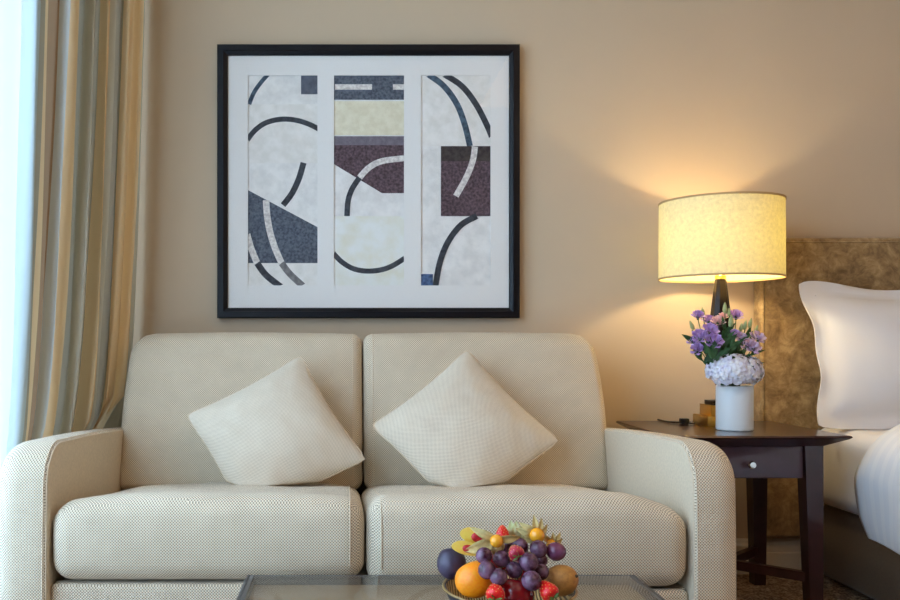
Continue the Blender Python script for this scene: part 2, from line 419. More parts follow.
# carcass: base, back frame and feet
bx('base', 'fabric', sofa, SXL - .004, SXR + .004, -1.0, -.2, .05, .236)
def base_panel(x0, x1, zt=.252): return rbox('front_panel', 'fabric', sofa, x0, x1, -1.025, -.98, .045, zt, .012, 8, 2)
base_panel(SXL + .001, .046); base_panel(.05, SXR - .001, .236)
rbox('back_frame', 'fabric', sofa, SXL + .0, SXR - .0, -.24, -.15, .1, .80, .03, 6, 3)
for x in (SXL - .06, SXR + .05):
    for y in (-.25, -.93):
        bm = bmesh.new(); lathe(bm, [(0, 0), (.02, 0), (.026, .035), (0, .035)], 12, (x, y, 0)); finish('foot', bm, 'lamp_black', sofa)

def cushion_seam(x, hx, hy, hz, rad, df, c):
    pts = []
    for i in range(9): pts.append((x, -hy, -hz + rad + (2 * hz - 2 * rad) * i / 8))
    for i in range(1, 7): a = PI / 2 * i / 6; pts.append((x, -hy + rad - rad * math.cos(a), hz - rad + rad * math.sin(a)))
    for i in range(1, 7): pts.append((x, -hy + rad + (2 * hy - 2 * rad) * i / 6 * .8, hz))
    return [df(Vector(p)) + Vector(c) for p in pts]
def seat(x0, x1, sgn, zlo=.256, drop=.022):
    hx, hy, hz = (x1 - x0) / 2, .34, .103
    def df(p):
        u, v, t = p.x / hx, p.y / hy, p.z / hz
        up = max(0, t)
        p = p.copy()
        p.z += up * (.014 * (1 - u * u) ** .6 if abs(u) < 1 else 0) - (v + 1) * .5 * .088 * max(0, (t + 1) / 2)
        # the front nose is fuller, and the arm end drops away
        e = u * sgn
        if e > .55: p.z -= ((e - .55) / .45) ** 2 * drop * up
        p.y += -.012 * max(0, -v) * (1 - t * t) 
        p.z += .0025 * math.sin(p.x * 23 + p.y * 9) * up
        return p
    o = rbox('seat_cushion', 'fabric', sofa, x0, x1, -1.04, -.36, zlo, .454, .05, 14, 5, df)
    bm = bmesh.new(); tube(bm, cushion_seam(-sgn * (hx - .034), hx, .34, .103, .05, df, ((x0 + x1) / 2, -.70, (zlo + .454) / 2)), .0016, 5); finish('seam', bm, 'pillow_edge', o)
    return o
seat(SXL + .003, .0455, -1); seat(.0495, SXR - .003, 1, .240, .036)

def back(x0, x1, sgn):
    hx, hy, hz = (x1 - x0) / 2, .085, .24
    def df(p):
        u, v, t = p.x / hx, p.y / hy, p.z / hz
        p = p.copy()
        f = max(0, -v)
        p.y -= f * .03 * (max(0, 1 - u * u) ** .5) * (max(0, 1 - t * t) ** .5)
        p.y += (t + 1) * .5 * .13                     # leans back
        p.z += .006 * (1 - u * u) * max(0, t)
        # the outer top corner is rounded off generously, the inner one stays tight
        e = u * sgn
        if e > 0:
            a, b = max(0, min(.066, e * hx - (hx - .066))), max(0, min(.066, t * hz - (hz - .066)))
            if a > 0 and b > 0:
                q_ = .066; p.x -= sgn * a * (1 - math.sqrt(1 - b * b / (2 * q_ * q_))) ; p.z -= b * (1 - math.sqrt(1 - a * a / (2 * q_ * q_)))
            p.x -= sgn * .020 * e * max(0, t) ** 1.5
        p.y += .003 * math.sin(p.x * 14 + p.z * 11) * f
        return p
    c = Vector(((x0 + x1) / 2, -.335, .600))
    o = rbox('back_cushion', 'fabric_back', sofa, x0, x1, c.y - hy, c.y + hy, c.z - hz, c.z + hz, .032, 16, 4, df)
    bm = bmesh.new(); tube(bm, cushion_seam(-sgn * (hx - .03), hx, hy, hz, .032, df, c), .0014, 5); finish('seam', bm, 'pillow_edge', o)
back(SXL - .012, .054, -1); back(.058, SXR + .014, 1)

# ------------------------------------------------------------------ throw pillows
def throw_pillow(name, label, cx, cy, d, side, roll, lean, m, T=.075, yaw=0, wr=1.0, zmin=None):
    t = thing(name, label, 'cushion', at(cx, cy, d), (0, 0, 0), 'throw pillows on the sofa')
    R = Matrix.Rotation(yaw, 4, 'Z') @ Matrix.Rotation(-lean, 4, 'X') @ Matrix.Rotation(roll, 4, 'Y')
    s = side / 2; nn = 30
    bm = bmesh.new(); L = bm.loops.layers.uv.new('uv')
    base = at(cx, cy, d)
    def P(u, v, sg):
        kk = .075; cr = 1 - .035 * (u * u * v * v) ** 5
        x = s * u * (1 - kk * (1 - v * v) * abs(u)) * cr; z = s * v * (1 - kk * (1 - u * u) * abs(v)) * cr
        h = T * (max(0, 1 - u * u) ** .62) * (max(0, 1 - v * v) ** .62)
        h *= 1 + .10 * noise.noise(Vector((u * 1.7, v * 1.7, cx)))
        edge = max(abs(u), abs(v))
        h += wr * (.006 * noise.noise(Vector((u * 5, v * 5, cx + sg))) + .012 * noise.noise(Vector((u * 3 + 7, v * 3, cx))) * edge ** 3) * (1 - edge ** 10)
        q = R @ Vector((x, -sg * h, z))
        if zmin is not None:
            zl = zmin - base.z
            if q.z < zl: q.z = zl + (q.z - zl) * .12
        return q
    for sg in (1, -1):
        vm = {}
        for i in range(nn + 1):
            for j in range(nn + 1):
                u = math.sin((i / nn * 2 - 1) * PI / 2); v = math.sin((j / nn * 2 - 1) * PI / 2)
                vm[i, j] = (bm.verts.new(P(u, v, sg)), (u * s, v * s))
        for i in range(nn):
            for j in range(nn):
                q = [vm[i, j], vm[i + 1, j], vm[i + 1, j + 1], vm[i, j + 1]]
                f = bm.faces.new([a[0] for a in q])
                for lp, a in zip(f.loops, q): lp[L].uv = a[1]
    bmesh.ops.remove_doubles(bm, verts=bm.verts[:], dist=1e-5)
    finish('cover', bm, m, t, angle=180)
    bm = bmesh.new(); pts = []
    for k_ in range(4):
        for i in range(16):
            a = -1 + 2 * i / 16
            u, v = [(a, -1), (1, a), (-a, 1), (-1, -a)][k_]; pts.append(P(u, v, 1))
    pts.append(pts[0]); tube(bm, pts, .0026, 5)
    finish('edge_seam', bm, 'pillow_edge', t)
    return t
throw_pillow('throw_pillow', 'cream woven throw pillow tilted on one corner against the curtain-side back cushion', 275, 437, 2.46,   .39, math.radians(-30.5 + 90), math.radians(27), 'pillow_fabric', zmin=.424)
throw_pillow('throw_pillow', 'cream woven throw pillow standing upright on its point against the lamp-side back cushion', 465, 433, 2.46,   .39, math.radians(50), math.radians(27), 'pillow_fabric', zmin=.423)

# ------------------------------------------------------------------ framed artwork
DP = 2.965; PD = DP
pic = thing('framed_artwork', 'black framed abstract triptych print with white mat on the beige wall', 'picture', at(368.5, 318, DP))
o0 = Vector(pic.location)
def pl(x, y, dy=0.0):            # picture-plane point in the frame's own space
    p = at(x, y, PD) - o0; p.y = dy; return p
def rect_ring(bm, x0, x1, y0, y1, prof):
    rings = []
    for (ins, dy) in prof:
        a = pl(x0, y0); b = pl(x1, y1)
        xs, xe, zt, zb = a.x + ins, b.x - ins, a.z - ins, b.z + ins
        rings.append([bm.verts.new((x, dy, z)) for x, z in ((xs, zt), (xe, zt), (xe, zb), (xs, zb))])
    for A, B in zip(rings, rings[1:]):
        for i in range(4): j = (i + 1) % 4; bm.faces.new((A[i], A[j], B[j], B[i]))
bm = bmesh.new(); rect_ring(bm, 217, 520, 44, 318, [(0, .033), (0, .002), (.003, -.002), (.022, -.002), (.024, .001), (.034, .006), (.036, .009), (.036, .033)])
bm.faces.ensure_lookup_table(); finish('frame', bm, 'black_frame', pic, smooth=False)
bx('backing', 'black_frame', pic, pl(220, 0).x, pl(517, 0).x, .024, .033, pl(0, 315).z, pl(0, 47).z)
PD = DP + .018        # the mat and the prints lie behind the frame's face
strips = [(248, 317.5), (334, 404), (421, 490.5)]; ST, SB = 75.5, 285.5
# mat with three cut windows
bm = bmesh.new(); xs = [226] + [v for s in strips for v in s] + [511]; ys = [53, ST, SB, 310]
for i in range(len(xs) - 1):
    for j in range(3):
        if j == 1 and i in (1, 3, 5): continue
        a, b = pl(xs[i], ys[j]), pl(xs[i + 1], ys[j + 1]); box(bm, a.x, b.x, .016, .019, b.z, a.z)
bmesh.ops.remove_doubles(bm, verts=bm.verts[:], dist=1e-5)
finish('mat_board', bm, 'mat_board', pic, smooth=False)
a, b = pl(226, 53), pl(511, 310); bx('glass_pane', 'glass', pic, a.x, b.x, .0108, .0128, b.z, a.z)
def paint(name, c, c2=None, sc=70, th=None): return mat(name, c, 0.9, col2=c2 or c, scale=sc, spec=0.1)
PA = {'paper': paint('art_paper', lin(246, 242, 236), lin(230, 226, 220), 26), 'cream': paint('art_cream', lin(242, 234, 208), lin(230, 220, 190), 40),
      'warm': paint('art_warm_white', lin(246, 241, 234), lin(234, 229, 220), 30), 'mint': paint('art_pale_green', lin(242, 242, 236), lin(236, 232, 214), 16),
      'slate': paint('art_slate', lin(112, 118, 128), lin(72, 78, 90), 110), 'grey': paint('art_grey', lin(104, 108, 120), lin(86, 90, 102), 60),
      'plum': paint('art_plum', lin(118, 98, 104), lin(74, 60, 64), 110), 'olive': paint('art_olive', lin(86, 78, 74), lin(66, 58, 58), 60), 'mauve': paint('art_mauve', lin(136, 128, 136), lin(116, 108, 118), 60),
      'dark': paint('art_dark_band', lin(58, 60, 66), lin(82, 86, 92), 50), 'steel': paint('art_steel_band', lin(92, 112, 128), lin(58, 70, 84), 50),
      'white': paint('art_white_band', lin(246, 240, 232), lin(206, 196, 190), 90), 'taupe': paint('art_taupe_band', lin(150, 146, 144), lin(112, 108, 108), 50), 'blue': paint('art_blue', lin(96, 122, 160), lin(62, 80, 116), 90)}
panels = []
for (x0, x1) in strips:
    a, b = pl(x0 - 1, ST - 1), pl(x1 + 1, SB + 1); panels.append(bx('art_panel', PA['paper'], pic, a.x, b.x, .0215, .0235, b.z, a.z))
lay = [0]
def poly(si, c, pts, nm='colour_block'):
    lay[0] += 1; dy = .0213 - .00006 * lay[0] % .0018
    x0, x1 = strips[si]
    bm = bmesh.new(); q = [pl(min(x1 + .5, max(x0 - .5, x)), min(SB + .5, max(ST - .5, y))) for x, y in pts]
    f = [bm.verts.new((p.x, dy, p.z)) for p in q]; bk = [bm.verts.new((p.x, .0216, p.z)) for p in q]
    bm.faces.new(f)
    for i in range(len(f)): j = (i + 1) % len(f); bm.faces.new((f[i], f[j], bk[j], bk[i]))
    finish(nm, bm, PA[c], panels[si], smooth=False)
def rect(si, c, x0, y0, x1, y1): poly(si, c, [(x0, y0), (x1, y0), (x1, y1), (x0, y1)])
def band(si, c, pts, wd):
    P = spline([(x, y, 0) for x, y in pts], 6); Lp, Rp = [], []
    for i, p in enumerate(P):
        t = (P[min(i + 1, len(P) - 1)] - P[max(0, i - 1)]).normalized(); nn = Vector((-t.y, t.x, 0)) * wd / 2
        Lp.append((p + nn)[:2]); Rp.append((p - nn)[:2])
    lay[0] += 1; dy = .0213 - .00006 * lay[0] % .0018; x0, x1 = strips[si]
    bm = bmesh.new(); cl = lambda q: pl(min(x1 + .5, max(x0 - .5, q[0])), min(SB + .5, max(ST - .5, q[1])))
    A = [bm.verts.new((cl(q).x, dy, cl(q).z)) for q in Lp]; B = [bm.verts.new((cl(q).x, dy, cl(q).z)) for q in Rp]
    for i in range(len(A) - 1): bm.faces.new((A[i], A[i + 1], B[i + 1], B[i]))
    finish('painted_arc', bm, PA[c], panels[si], smooth=False)
# first panel
rect(0, 'warm', 248, 104, 317.5, 163); rect(0, 'warm', 248, 263, 317.5, 286)
rect(0, 'grey', 301, 75, 318, 94)
band(0, 'steel', [(249, 104), (254, 92), (261, 82), (268, 74)], 4.2)
band(0, 'dark', [(247, 140), (255, 130), (266, 122.5), (281, 119), (296, 120), (309, 124), (319, 129)], 5.2)
band(0, 'dark', [(303.5, 162.5), (299, 178), (292, 193), (283, 205)], 6)
poly(0, 'slate', [(248, 190), (317.5, 227), (317.5, 263), (248, 263)])
band(0, 'white', [(266, 200), (267, 215), (270, 232), (275, 248), (281.5, 263)], 6.5)
band(0, 'taupe', [(281.5, 263), (290, 274), (303, 286)], 6.5)
band(0, 'white', [(247, 234), (251, 248), (257, 263)], 6.5)
band(0, 'dark', [(257, 263), (266, 275), (281, 287)], 6.5)
# second panel
rect(1, 'slate', 334, 75, 404, 99.5); rect(1, 'white', 335, 84, 372, 89.5); rect(1, 'white', 393, 84, 404, 89.5)
rect(1, 'cream', 334, 101, 404, 135); rect(1, 'mauve', 334, 136, 404, 145)
poly(1, 'plum', [(334, 145), (404, 145), (404, 193), (382, 193), (334, 164)])
band(1, 'white', [(359.5, 177.5), (369, 167.5), (382, 161), (405, 158)], 6)
band(1, 'dark', [(359.5, 177.5), (352, 189), (348, 201), (347, 216)], 5.5)
rect(1, 'mint', 334, 216, 404, 286)
band(1, 'dark', [(333, 253), (342, 262), (353, 268.5), (366, 271), (380, 270), (392, 266), (405, 258)], 5.2)
# third panel
rect(2, 'warm', 421, 75, 490.5, 146)
band(2, 'steel', [(428, 74), (444, 86), (457, 104), (465, 125), (470, 146)], 6)
band(2, 'dark', [(444, 74), (462, 86), (476, 104), (487, 125), (492, 137)], 6)
rect(2, 'plum', 441, 146, 491, 216); rect(2, 'olive', 441, 146, 491, 161)
band(2, 'white', [(475, 146.5), (473, 160), (467, 176), (456, 196)], 6)
band(2, 'dark', [(477, 216), (461, 225), (448, 242), (440, 262), (435.5, 286)], 6)
rect(2, 'blue', 421, 274, 433, 286)

# ------------------------------------------------------------------ nightstand
ZN = .544
NX0, NX1, NY0, NY1 = .932, 1.464, -.55, -.075
ns = thing('nightstand', 'dark mahogany nightstand with flared top and one drawer between sofa and bed', 'nightstand', ((NX0 + NX1) / 2, (NY0 + NY1) / 2, 0))
nl = Vector(ns.location)
def nbm(): return bmesh.new()
bm = nbm()
secs = [(.055, ZN - .036), (.052, ZN - .034), (.006, ZN - .010), (0, ZN - .005), (.002, ZN - .001), (.004, ZN)]; rings = []
for ins, z in secs: rings.append([bm.verts.new((x - nl.x, y - nl.y, z)) for x, y in ((NX0 + ins, NY0 + ins), (NX1 - ins, NY0 + ins), (NX1 - ins, NY1 - ins), (NX0 + ins, NY1 - ins))])
for A, B in zip(rings, rings[1:]):
    for i in range(4): j = (i + 1) % 4; bm.faces.new((A[i], A[j], B[j], B[i]))
bm.faces.new(rings[0]); bm.faces.new(rings[-1]); finish('table_top', bm, 'dark_wood', ns, smooth=False)
LX0, LX1, LY0, LY1 = 1.0, 1.41, -.495, -.115     # outer faces of the legs
for (x, y, sx, sy) in ((LX0, LY0, 1, 1), (LX1, LY0, -1, 1), (LX0, LY1, 1, -1), (LX1, LY1, -1, -1)):
    bm = nbm(); tw, bw = .054, .038; rr = []
    for z, wd in ((0, bw), (.40, .05), (ZN - .036, tw)):
        x1_, y1_ = x + sx * wd, y + sy * wd
        rr.append([bm.verts.new((a - nl.x, b - nl.y, z)) for a, b in ((x, y), (x1_, y), (x1_, y1_), (x, y1_))])
    for A, B in zip(rr, rr[1:]):
        for i in range(4): j = (i + 1) % 4; bm.faces.new((A[i], A[j], B[j], B[i]))
    bm.faces.new(rr[0]); bm.faces.new(rr[-1]); finish('leg', bm, 'dark_wood', ns, smooth=False)
za, zb_ = .412, ZN - .036
def nb(name, m, parent, x0, x1, y0, y1, z0, z1, bevel=0): return bx(name, m, parent, x0 - nl.x, x1 - nl.x, y0 - nl.y, y1 - nl.y, z0, z1, bevel=bevel)
nb('side_apron', 'dark_wood', ns, LX0 + .008, LX0 + .026, LY0 + .05, LY1 - .05, za, zb_); nb('side_apron', 'dark_wood', ns, LX1 - .026, LX1 - .008, LY0 + .05, LY1 - .05, za, zb_)
nb('back_apron', 'dark_wood', ns, LX0 + .05, LX1 - .05, LY1 - .026, LY1 - .008, za, zb_)
nb('drawer_box', 'dark_wood', ns, LX0 + .055, LX1 - .055, LY0 + .026, LY1 - .03, za + .01, zb_ - .01)
dr = nb('drawer', 'drawer_wood', ns, LX0 + .056, LX1 - .056, LY0 + .008, LY0 + .027, za, zb_ - .002, bevel=.002)
kp = at(750.5, 464.5, D + LY0)
bm = nbm(); lathe(bm, [(0, 0), (.004, 0), (.004, .012), (.010, .016), (.012, .021), (.009, .026), (0, .027)], 16)
bmesh.ops.rotate(bm, verts=bm.verts[:], cent=(0, 0, 0), matrix=Matrix.Rotation(PI / 2, 3, 'X')); bmesh.ops.translate(bm, verts=bm.verts[:], vec=(kp.x - nl.x, LY0 + .009 - nl.y, kp.z))
finish('knob', bm, 'chrome', dr)
# crossed stretchers between the legs
for (x0, y0, x1, y1, zo) in ((LX0 + .02, LY1 - .02, LX1 - .02, LY0 + .02, .115), (LX0 + .02, LY0 + .02, LX1 - .02, LY1 - .02, .115)):
    bm = nbm(); d = Vector((x1 - x0, y1 - y0, 0)).normalized(); nr = Vector((-d.y, d.x, 0)) * .011
    P = []
    for z in (zo - .014, zo + .014):
        for s in ((x0, y0, 1), (x1, y1, 1), (x1, y1, -1), (x0, y0, -1)): P.append(bm.verts.new((s[0] + nr.x * s[2] - nl.x, s[1] + nr.y * s[2] - nl.y, z)))
    for f in ((0, 1, 2, 3), (4, 5, 6, 7), (0, 1, 5, 4), (1, 2, 6, 5), (2, 3, 7, 6), (3, 0, 4, 7)): bm.faces.new([P[i] for i in f])
    finish('stretcher', bm, 'dark_wood', ns, smooth=False)

# ------------------------------------------------------------------ table lamp
DL = 2.755
lc = at(720.5, 342, DL); LXc, LYc = lc.x, lc.y
lamp = thing('table_lamp', 'lit table lamp with linen drum shade, dark tapered stem and stepped brass base', 'lamp', (LXc, LYc, ZN))
def lb(name, m, hx, hy, z0, z1): return bx(name, m, lamp, -hx, hx, -hy, hy, z0, z1, bevel=.0012)
lb('base_step', 'brass', .066, .058, 0.0, .034); lb('base_step', 'brass', .049, .044, .034, .068); lb('base_collar', 'lamp_black', .038, .034, .068, .082)
bm = bmesh.new(); rr = []
for z, h in ((.082, .014), (.1, .013), (.14, .0135), (.30, .0285), (.36, .027), (.47, .0155), (.476, .012)):
    rr.append([bm.verts.new((h * a, h * b, z)) for a, b in ((-1, -.55), (-.55, -1), (.55, -1), (1, -.55), (1, .55), (.55, 1), (-.55, 1), (-1, .55))])
for A, B in zip(rr, rr[1:]):
    for i in range(8): j = (i + 1) % 8; bm.faces.new((A[i], A[j], B[j], B[i]))
bm.faces.new(rr[0]); bm.faces.new(rr[-1]); finish('stem', bm, 'lamp_black', lamp, angle=25)
bm = bmesh.new(); lathe(bm, [(0, .474), (.017, .474), (.017, .485), (.012, .49), (.012, .512), (.015, .516), (.015, .535), (0, .535)], 20); finish('socket', bm, 'brass', lamp)
zs0, zs1, RS = 1.022 - ZN, 1.267 - ZN, .189
bm = bmesh.new(); lathe(bm, [(RS, zs0), (RS - .001, zs1)], 72); finish('lamp_shade', bm, 'shade', lamp, angle=180)
for z in (zs0, zs1):
    bm = bmesh.new(); lathe(bm, [(RS + .0012, z - .003), (RS + .0012, z + .003), (RS - .002, z + .003), (RS - .002, z - .003), (RS + .0012, z - .003)], 72); finish('shade_trim', bm, 'shade_trim', lamp)
bm = bmesh.new()
for a in range(3):
    an = a * 2 * PI / 3 + .4; tube(bm, [(0.012 * math.cos(an), .012 * math.sin(an), zs1 - .012), (RS * math.cos(an), RS * math.sin(an), zs1 - .003)], .0018, 5)
lathe(bm, [(.014, zs1 - .016), (.014, zs1 - .008), (.008, zs1 - .008), (.008, zs1 - .016), (.014, zs1 - .016)], 12)
tube(bm, [(0.0, .035, zs0 + .08), (.0, .045, zs0 + .15), (0, .014, zs1 - .012)], .0018, 5); tube(bm, [(0.0, -.035, zs0 + .08), (.0, -.045, zs0 + .15), (0, -.014, zs1 - .012)], .0018, 5); tube(bm, [(0, -.035, zs0 + .08), (0, .035, zs0 + .08)], .0018, 5)
finish('harp', bm, 'brass', lamp)
zb2 = .62
bm = bmesh.new(); lathe(bm, [(0, .535), (.013, .535), (.016, .55), (.028, .585), (.026, .605), (.014, .62), (0, .624)], 16); finish('bulb', bm, 'bulb', lamp)
for (zz, pw) in ((.585, 5.8), ):
    l = bpy.data.lights.new('lamp_light', 'POINT'); l.energy = pw; l.color = (1.0, 0.79, 0.42); l.shadow_soft_size = .022
    o = bpy.data.objects.new('lamp_light', l); C.objects.link(o); o.parent = lamp; o.location = (0, 0, zz)
bm = bmesh.new(); cz = .004
tube(bm, spline([(-.07, .03, cz), (-.1, .05, cz), (-.13, .075, cz), (-.14, .12, cz), (-.14, .17, cz)], 6), .003, 6); finish('cord', bm, 'lamp_black', lamp)
bm = bmesh.new(); grid_cube(bm, .014, .01, .009, .003, 2, 2); bmesh.ops.translate(bm, verts=bm.verts[:], vec=(-.098, .049, .010)); finish('cord_switch', bm, 'lamp_black', lamp)

# ------------------------------------------------------------------ vase and flowers
DV = 2.615
vp = at(734.5, 342, DV); VX, VY = vp.x, vp.y; RV = .0535; HV = .138
bm = bmesh.new(); lathe(bm, [(0, .0005), (RV - .003, .0005), (RV, .004), (RV, HV - .002), (RV - .002, HV), (RV - .005, HV - .002), (RV - .005, .012), (0, .010)], 40)
v = finish('vase', bm, 'ceramic'); v.location = (VX, VY, ZN); tag(v, 'plain white cylindrical ceramic vase holding the flowers on the nightstand', 'vase')
FL = {'purple': mat('lisianthus_purple', lin(182, 144, 212), 0.6, col2=lin(212, 184, 230), scale=60, sss=0.1), 'pink': mat('petal_pink', lin(222, 178, 190), 0.6, col2=lin(236, 206, 204), scale=60),
      'lilac': mat('petal_lilac', lin(198, 170, 206), 0.6, col2=lin(226, 200, 214), scale=60), 'stem': mat('stem_green', lin(58, 96, 48), 0.55, var=0.3, scale=80), 'leaf': mat('leaf_green', lin(62, 104, 62), 0.5, var=0.3, scale=60),
      'bud': mat('bud_green', lin(168, 176, 120), 0.6, var=0.2, scale=90), 'hyd': mat('hydrangea_petal', lin(240, 240, 242), 0.6, col2=lin(214, 210, 234), scale=45)}
base = Vector((VX, VY, ZN + .06))
def leaf(bm, p, dirn, ln, wd, bend=.3):
    d = dirn.normalized(); side = d.cross(Vector((0, 1, 0.2))).normalized(); up = side.cross(d).normalized()
    def fn(u, t):
        w_ = wd * math.sin(PI * min(.98, max(.03, u)) ** .8) * (t * 2 - 1)
        return p + d * ln * u + side * w_ + up * (-bend * ln * u * u + .25 * abs(w_))
    patch(bm, fn, 6, 2)
def bloom(bm, c, axis, r, openness=1.0):
    a = axis.normalized(); x = a.orthogonal().normalized(); y = a.cross(x)
    for ring, (cnt, rad, hh) in enumerate(((3, .35, 1.0), (4, .6, .95), (5, .85, .85), (5, 1.05, .65))):
        for q in range(cnt):
            an0 = 2 * PI * q / cnt + ring * .7 + random.uniform(-.15, .15); wd_ = 2 * PI / cnt * .75
            def fn(u, t):
                an = an0 + (u - .5) * wd_ * (0.5 + t * .5)
                rr_ = r * rad * (math.sin(t * 1.45) ** .8) * (1 + .10 * math.sin(u * 9 + ring)) * openness
                h_ = r * (hh * t * 1.25 - .55) - r * .25 * (t ** 5) * rad + r * .08 * math.sin(u * PI)
                return c + x * rr_ * math.cos(an) + y * rr_ * math.sin(an) + a * h_
            patch(bm, fn, 5, 5)
def stem_path(tip, sw=.3):
    b = base + Vector((random.uniform(-.02, .02), random.uniform(-.02, .02), 0)); m_ = Vector((VX, VY, ZN + HV)) + Vector(((tip.x - VX) * .35, (tip.y - VY) * .3 + .012, .01))
    m_.x = max(VX - .04, min(VX + .04, m_.x)); m_.y = max(VY - .03, min(VY + .035, m_.y))
    return spline([b, m_, m_.lerp(tip, .55) + Vector(((tip.x - VX) * .08, .004, .01)), tip], 7)
def flower(name, px, py, dd, rpx, col, label, group, bud=False, openness=1.0, leaves=1):
    c = at(px, py, dd); t = thing(name, label, 'flower', (base.x, base.y, base.z), (0, 0, 0), group); off = -Vector(t.location)
    P = stem_path(c - Vector((0, 0, .012))); bm = bmesh.new(); tube(bm, [p + off for p in P], .0017, 5, .0013); finish('stem', bm, FL['stem'], t)
    ax = (P[-1] - P[-4]).normalized() + Vector((0, -.7, .25)); r = rpx * dd / F
    bm = bmesh.new()
    if bud:
        lathe(bm, [(0, -r * 1.3), (r * .45, -r * .9), (r * .6, -r * .2), (r * .42, r * .8), (r * .15, r * 1.6), (0, r * 1.8)], 10)
        q = Vector((0, 0, 1)).rotation_difference((P[-1] - P[-4]).normalized()).to_matrix(); bmesh.ops.rotate(bm, verts=bm.verts[:], cent=(0, 0, 0), matrix=q); bmesh.ops.translate(bm, verts=bm.verts[:], vec=c + off)
        finish('bud', bm, FL[col], t)
    else:
        bloom(bm, c + off, ax, r, openness); finish('petals', bm, FL[col], t, angle=180)
        bm = bmesh.new(); lathe(bm, [(0, -.012), (.004, -.010), (.0055, -.002), (.003, .002), (0, .002)], 8); bmesh.ops.translate(bm, verts=bm.verts[:], vec=c - Vector((0, 0, .004)) + off); finish('calyx', bm, FL['stem'], t)
    for q in range(leaves):
        bm = bmesh.new(); i = random.randint(len(P) // 2 - 1, len(P) - 6); leaf(bm, P[i] + off, Vector((random.uniform(-.6, .6) + (c.x - VX) * 4, random.uniform(-.5, 0.1), random.uniform(.4, 1.2))), random.uniform(.035, .06), random.uniform(.005, .008)); finish('leaf', bm, FL['leaf'], t, angle=180)
    return t
PG = 'purple lisianthus in the vase'
for (px, py, dd, r, lb_) in ((698, 315, 2.62, 6.5, 'small purple lisianthus held highest, against the bare wall'), (709, 320, 2.64, 7, 'purple lisianthus touching the pale pink bloom'),
        (710, 330, 2.58, 8.5, 'purple lisianthus at the middle of the dense cluster'), (700, 336, 2.58, 8.5, 'purple lisianthus in the dense cluster, beside the wall side blooms'),
        (714, 341, 2.555, 9, 'largest purple lisianthus, low in the cluster above dark leaves'), (693, 341, 2.61, 6, 'small purple lisianthus farthest from the headboard'),
        (697, 349, 2.575, 7, 'purple lisianthus hanging lowest of all over the vase side'), (736, 315, 2.62, 7.5, 'lone purple lisianthus on a tall stem between lamp stem and headboard'),
        (735, 334, 2.58, 6, 'small purple lisianthus among leaves beside the lilac flowers')):
    flower('lisianthus', px, py, dd, r, 'purple', lb_, PG, leaves=2)
for (px, py, dd, r, lb_) in ((718, 321, 2.61, 7, 'pale pink lisianthus bloom touching the purple cluster'), (723, 316, 2.65, 5, 'smaller pale pink lisianthus bloom close against the lamp stem')):
    flower('lisianthus', px, py, dd, r, 'pink', lb_, 'pink lisianthus in the vase')
for (px, py, dd, r, lb_) in ((747, 344, 2.56, 6, 'open lilac pink flower just above the middle of the hydrangea'), (758, 337, 2.58, 6, 'open lilac pink flower nearest the headboard'), (753, 347, 2.55, 6, 'open lilac pink flower drooping lowest onto the hydrangea'), (741, 337, 2.57, 5, 'smallest lilac pink flower beside a purple lisianthus')):
    flower('star_flower', px, py, dd, r, 'lilac', lb_, 'small lilac flowers in the vase', openness=1.35)
for (px, py, dd, r) in ((725, 309, 2.6, 4), (745, 326, 2.6, 3.5), (750, 324, 2.6, 3.5), (703, 312, 2.63, 3), (731, 322, 2.58, 4.5), (756, 330, 2.6, 3), (729, 313, 2.6, 3), (692, 326, 2.6, 3.5), (741, 328, 2.6, 3)):
    flower('flower_bud', px, py, dd, r, 'bud', 'closed pale green flower bud on a thin stem in the vase', 'flower buds in the vase', bud=True, leaves=2)
# foliage sprigs
for (px, py, dd) in ((716, 352, 2.55), (722, 343, 2.56), (727, 338, 2.57), (731, 348, 2.55), (708, 352, 2.57), (738, 345, 2.57), (712, 358, 2.54), (726, 328, 2.6)):
    c = at(px, py, dd); t = thing('leaf_sprig', 'green leafy sprig between the lisianthus stems in the vase', 'foliage', base, (0, 0, 0), 'green sprigs in the vase'); P = stem_path(c); off = -Vector(base)
    bm = bmesh.new(); tube(bm, [p + off for p in P], .0016, 5); finish('stem', bm, FL['stem'], t)
    for i in range(len(P) - 10, len(P), 2):
        bm = bmesh.new(); leaf(bm, P[i] + off, Vector((random.uniform(-1, 1), random.uniform(-.7, .2), 1.0)), random.uniform(.04, .062), random.uniform(.006, .0095)); finish('leaf', bm, FL['leaf'], t, angle=180)
hc = at(735, 371, 2.575)
hy = thing('hydrangea', 'round white and lavender hydrangea head resting on the vase rim', 'flower', (VX, VY, ZN + .06)); off = -Vector(hy.location)
bm = bmesh.new(); tube(bm, [Vector((0, 0, 0)), Vector((0, -.012, HV - .06)), hc + off], .004, 6); finish('stem', bm, FL['stem'], hy)
bm = bmesh.new(); cnt = 150
for i in range(cnt):
    zz = 1 - 1.75 * (i + .5) / cnt; an = i * 2.399963; rr_ = math.sqrt(max(0, 1 - zz * zz))
    nrm = Vector((rr_ * math.cos(an), rr_ * math.sin(an), zz)); c = hc + off + Vector((nrm.x * .078, nrm.y * .062, nrm.z * .046)) + nrm * random.uniform(-.004, .006)
    x = nrm.orthogonal().normalized(); y = nrm.cross(x); a0 = random.uniform(0, PI); s_ = random.uniform(.0085, .012)
    for q in range(4):
        aa = a0 + q * PI / 2; e = x * math.cos(aa) + y * math.sin(aa); f_ = nrm.cross(e)
        def fn(u, t): 
            wv = (u - .5) * 1.5 * s_ * math.sin(PI * (0.12 + t * .74)) 
            return c + e * s_ * 1.15 * t + f_ * wv + nrm * (.0035 * math.sin(t * 2.4) - .003 * t * t + .15 * abs(wv))
        patch(bm, fn, 2, 3)
